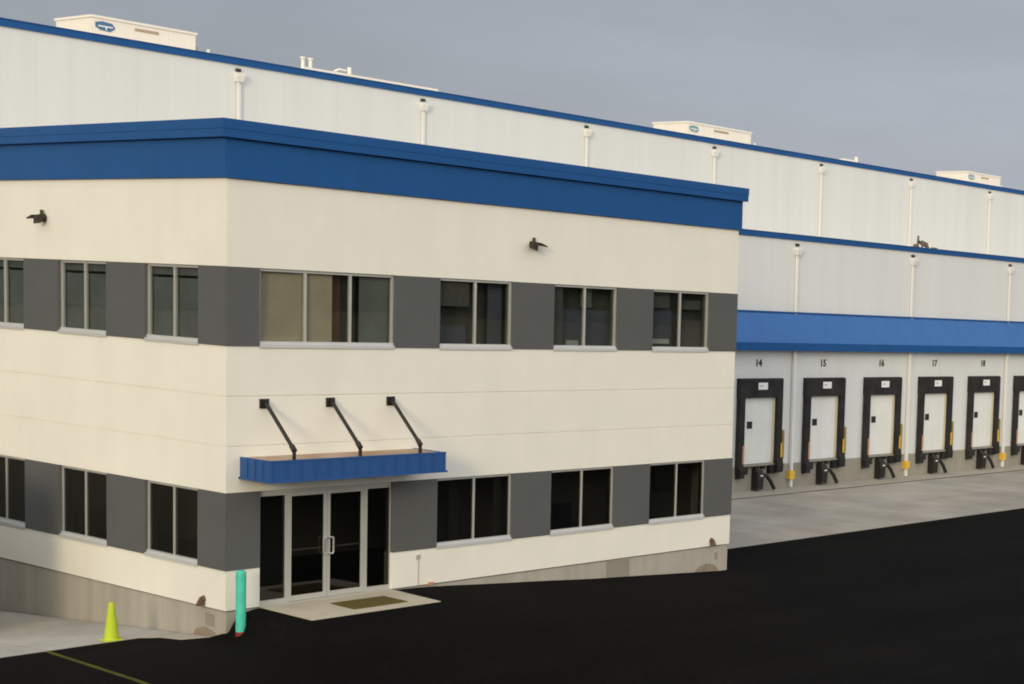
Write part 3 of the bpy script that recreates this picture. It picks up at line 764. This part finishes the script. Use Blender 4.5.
def roof_vent(x, y, kind, label):
    t = thing('roof_vent', (x, y, 13.78), label, 'roof vent', 'small vents on the warehouse roof')
    box(x - .7, x + .7, y - .3 + .45, y + .3 + .45, 13.78, 14.12).build('curb', 'rtu', t)
    y += .45
    if kind == 0:
        for dx in (.12, .44): MB().tube((x + dx, y, 14.12), (x + dx, y, 14.82), .07).tube((x + dx, y, 14.82), (x + dx, y, 14.88), .11).build('stack', 'rtu', t)
    elif kind == 1:
        MB().path([(x - .5, y, 14.12), (x - .45, y, 14.50), (x - .2, y, 14.64), (x + .1, y, 14.62)], .05).build('bent_pipe', 'rtu', t)
        MB().tube((x + .25, y, 14.12), (x + .25, y, 14.78), .085).build('stack', 'rtu', t)
        box(x + .50, x + .85, y - .3, y + .2, 14.121, 14.36).build('fan_housing', 'tan_deck', t)
    else:
        box(x - .75, x + .2, y - .25, y + .25, 14.121, 14.50).build('fan_housing', 'rtu', t)
        MB().tube((x + .5, y, 14.12), (x + .5, y, 14.72), .10).build('stack', 'rtu', t)
roof_vent(19.2, 27, 0, 'pair of short white stacks on the roof right of the left cooling unit')
roof_vent(21.1, 27, 1, 'white bent pipe beside a stubby stack on the roof edge')
roof_vent(53.2, 27, 2, 'low white fan box on the roof between the two right cooling units')

rd = box(19.0, 25.0, 26.7, 27.1, 13.785, 14.41).build('roof_duct', 'rtu')
tag(rd, 'long low cream duct along the roof edge beneath the small white stacks', 'duct')
pf = thing('roof_pipe_fitting', (42.5, 14.2, 8.82), 'dark rusty cluster of pipe fittings on the lower roof above dock 16', 'pipe fitting')
MB().path([(41.8, 14.2, 9.02), (42.4, 14.2, 9.30), (43.3, 14.2, 9.10), (43.8, 14.2, 9.10)], .045).path([(42.25, 14.2, 8.82), (42.3, 14.2, 9.62)], .05).path([(42.0, 14.0, 9.42), (42.9, 14.3, 9.18)], .04).build('pipe', 'weathered', pf)
MB().tube((42.45, 14.1, 9.30), (42.80, 14.1, 9.22), .12).tube((42.15, 14.1, 9.12), (42.15, 14.3, 9.12), .11).build('valve', 'weathered', pf)
MB().tube((41.55, 14.2, 8.82), (41.55, 14.2, 9.16), .11).tube((43.2, 14.2, 8.82), (43.2, 14.2, 9.30), .07).build('drum', 'rtu', pf)
MB().path([(42.6, 14.2, 8.82), (42.62, 14.2, 9.25), (42.95, 14.2, 9.2), (42.98, 14.2, 8.82)], .04).build('support_leg', 'weathered', pf)

# ------------------------------------------------------------------ small things by the office
cz = drive_z(1.98) + .008
CXC = -1.28
cn = thing('traffic_cone', (CXC, 1.98, cz), 'lime yellow traffic cone at the edge of the concrete driveway', 'traffic cone')
MB().lathe((CXC, 1.98, cz), [(.15, .035), (.142, .06), (.055, .76), (.045, .80), (.030, .805)]).build('cone_body', 'lime', cn)
MB().box(CXC - .165, CXC + .165, 1.815, 2.145, cz, cz + .036).build('base', 'lime', cn, bevel=.012)

bx, by = .065, -.45; bz = gz(bx, by) - .045
bo = thing('bollard', (bx, by, bz), 'turquoise pipe bollard with red foot at the office corner', 'bollard')
MB().lathe((bx, by, bz), [(.098, .045), (.098, 1.17), (.105, 1.171), (.105, 1.20), (.098, 1.201), (.098, 1.26), (.09, 1.30), (.05, 1.325), (.01, 1.33)]).build('post', 'teal', bo)
MB().lathe((bx, by, bz), [(.103, -.08), (.103, .02), (.099, .045)]).build('foot', 'red', bo)

dm = MB().ext([(1.93, -1.54), (3.24, -1.54), (3.27, -.65), (1.97, -.65)], 'z', -.845, -.828).build('doormat', 'mat')
tag(dm, 'olive brown doormat lying on the pale pad at the glass doors', 'doormat')

# unseen wall added left of the frame to shade the office's lower left face
sw = box(-3.4, -3.0, 4.9, 24, -3.2, 1.9).build('added_shade_wall', 'concrete')
tag(sw, 'unseen concrete wall added to shade the lower left face of the office', 'wall')

# ------------------------------------------------------------------ light and sky
SUN_EL = math.radians(13.0)
sx, sy = -.85, -.52
sun_dir = Vector((sx, sy, math.tan(SUN_EL) * math.hypot(sx, sy))).normalized()
sl = bpy.data.lights.new('sun', 'SUN'); sl.energy = 1.25; sl.angle = math.radians(12.0); sl.color = (1.0, .81, .50)
so = bpy.data.objects.new('sun', sl); COL.objects.link(so)
so.rotation_euler = sun_dir.to_track_quat('Z', 'Y').to_euler(); so.location = (-40, -30, 40)

world = bpy.data.worlds.new('World'); S.world = world; world.use_nodes = True
nt = world.node_tree; nt.nodes.clear()
out = N(nt, 'ShaderNodeOutputWorld'); bg = N(nt, 'ShaderNodeBackground', Strength=.10)
sky = N(nt, 'ShaderNodeTexSky'); sky.sky_type = 'NISHITA'; sky.sun_disc = False
sky.sun_elevation = SUN_EL; sky.sun_rotation = math.atan2(sx, sy); sky.air_density = 1.2; sky.dust_density = 3.0; sky.altitude = 50
tc = N(nt, 'ShaderNodeTexCoord')
# a high veil of cloud: dim blue-grey away from the sun, pale and warm towards it
dt = N(nt, 'ShaderNodeVectorMath', operation='DOT_PRODUCT'); dt.inputs[1].default_value = Vector((-.62, -.75, .22)).normalized()
nt.links.new(tc.outputs['Generated'], dt.inputs[0])
mr = N(nt, 'ShaderNodeMapRange'); mr.inputs['From Min'].default_value = -1; mr.inputs['From Max'].default_value = 1
nt.links.new(dt.outputs['Value'], mr.inputs['Value'])
cr = N(nt, 'ShaderNodeValToRGB'); el = cr.color_ramp.elements
SKYK = 10.0
el[0].position = 0; el[0].color = (.345, .365, .425, 1)
el[1].position = 1; el[1].color = (2.35, 2.25, 2.1, 1)
for p, c_ in ((.22, (.37, .392, .447, 1)), (.5, (.66, .68, .72, 1)), (.75, (1.35, 1.34, 1.32, 1))):
    e_ = el.new(p); e_.color = c_
nt.links.new(mr.outputs[0], cr.inputs[0])
mpw = N(nt, 'ShaderNodeMapping'); mpw.inputs['Scale'].default_value = (1.2, 1.2, 4.5)
nt.links.new(tc.outputs['Generated'], mpw.inputs['Vector'])
nz = N(nt, 'ShaderNodeTexNoise', Scale=2.2, Detail=7.0, Roughness=.55); nt.links.new(mpw.outputs[0], nz.inputs['Vector'])
nr = N(nt, 'ShaderNodeMapRange'); nr.inputs['From Min'].default_value = .3; nr.inputs['From Max'].default_value = .7
nr.inputs['To Min'].default_value = .87; nr.inputs['To Max'].default_value = 1.12; nt.links.new(nz.outputs['Fac'], nr.inputs['Value'])
cs = N(nt, 'ShaderNodeVectorMath', operation='SCALE'); nt.links.new(cr.outputs[0], cs.inputs[0]); nt.links.new(nr.outputs[0], cs.inputs['Scale'])
sx_ = N(nt, 'ShaderNodeSeparateXYZ'); nt.links.new(tc.outputs['Generated'], sx_.inputs[0])
er = N(nt, 'ShaderNodeMapRange'); er.inputs['From Min'].default_value = .2; er.inputs['From Max'].default_value = .85
er.inputs['To Min'].default_value = SKYK * .84; er.inputs['To Max'].default_value = SKYK * 1.20; nt.links.new(sx_.outputs['X'], er.inputs['Value'])
ck = N(nt, 'ShaderNodeVectorMath', operation='SCALE'); nt.links.new(cs.outputs[0], ck.inputs[0]); nt.links.new(er.outputs[0], ck.inputs['Scale'])
mxw = N(nt, 'ShaderNodeMix', data_type='RGBA'); mxw.inputs[0].default_value = .85
nt.links.new(sky.outputs[0], mxw.inputs[6]); nt.links.new(ck.outputs[0], mxw.inputs[7])
nt.links.new(mxw.outputs[2], bg.inputs['Color']); nt.links.new(bg.outputs[0], out.inputs['Surface'])

# ------------------------------------------------------------------ camera
cam = bpy.data.cameras.new('camera'); co = bpy.data.objects.new('camera', cam); COL.objects.link(co)
R3 = Matrix(((0.53602, 0.04675, -0.84291), (-0.84290, 0.08523, -0.53128), (0.04701, 0.99526, 0.08509)))
co.matrix_world = Matrix.Translation((-18.722, -31.641, 6.044)) @ R3.to_4x4()
cam.sensor_width = 36; cam.lens = 1594.07 / 1024 * 36
cam.shift_x = (512 - 1040.17) / 1024; cam.shift_y = (453.67 - 342) / 1024
cam.clip_start = .1; cam.clip_end = 6000
S.camera = co

S.view_settings.view_transform = 'Standard'; S.view_settings.look = 'None'
S.view_settings.exposure = 0.06; S.view_settings.gamma = 1.0; S.view_settings.use_curve_mapping = False
S.render.engine = 'CYCLES'
S.cycles.pixel_filter_type = 'BLACKMAN_HARRIS'; S.cycles.filter_width = 1.9
S.cycles.max_bounces = 8; S.cycles.transparent_max_bounces = 12
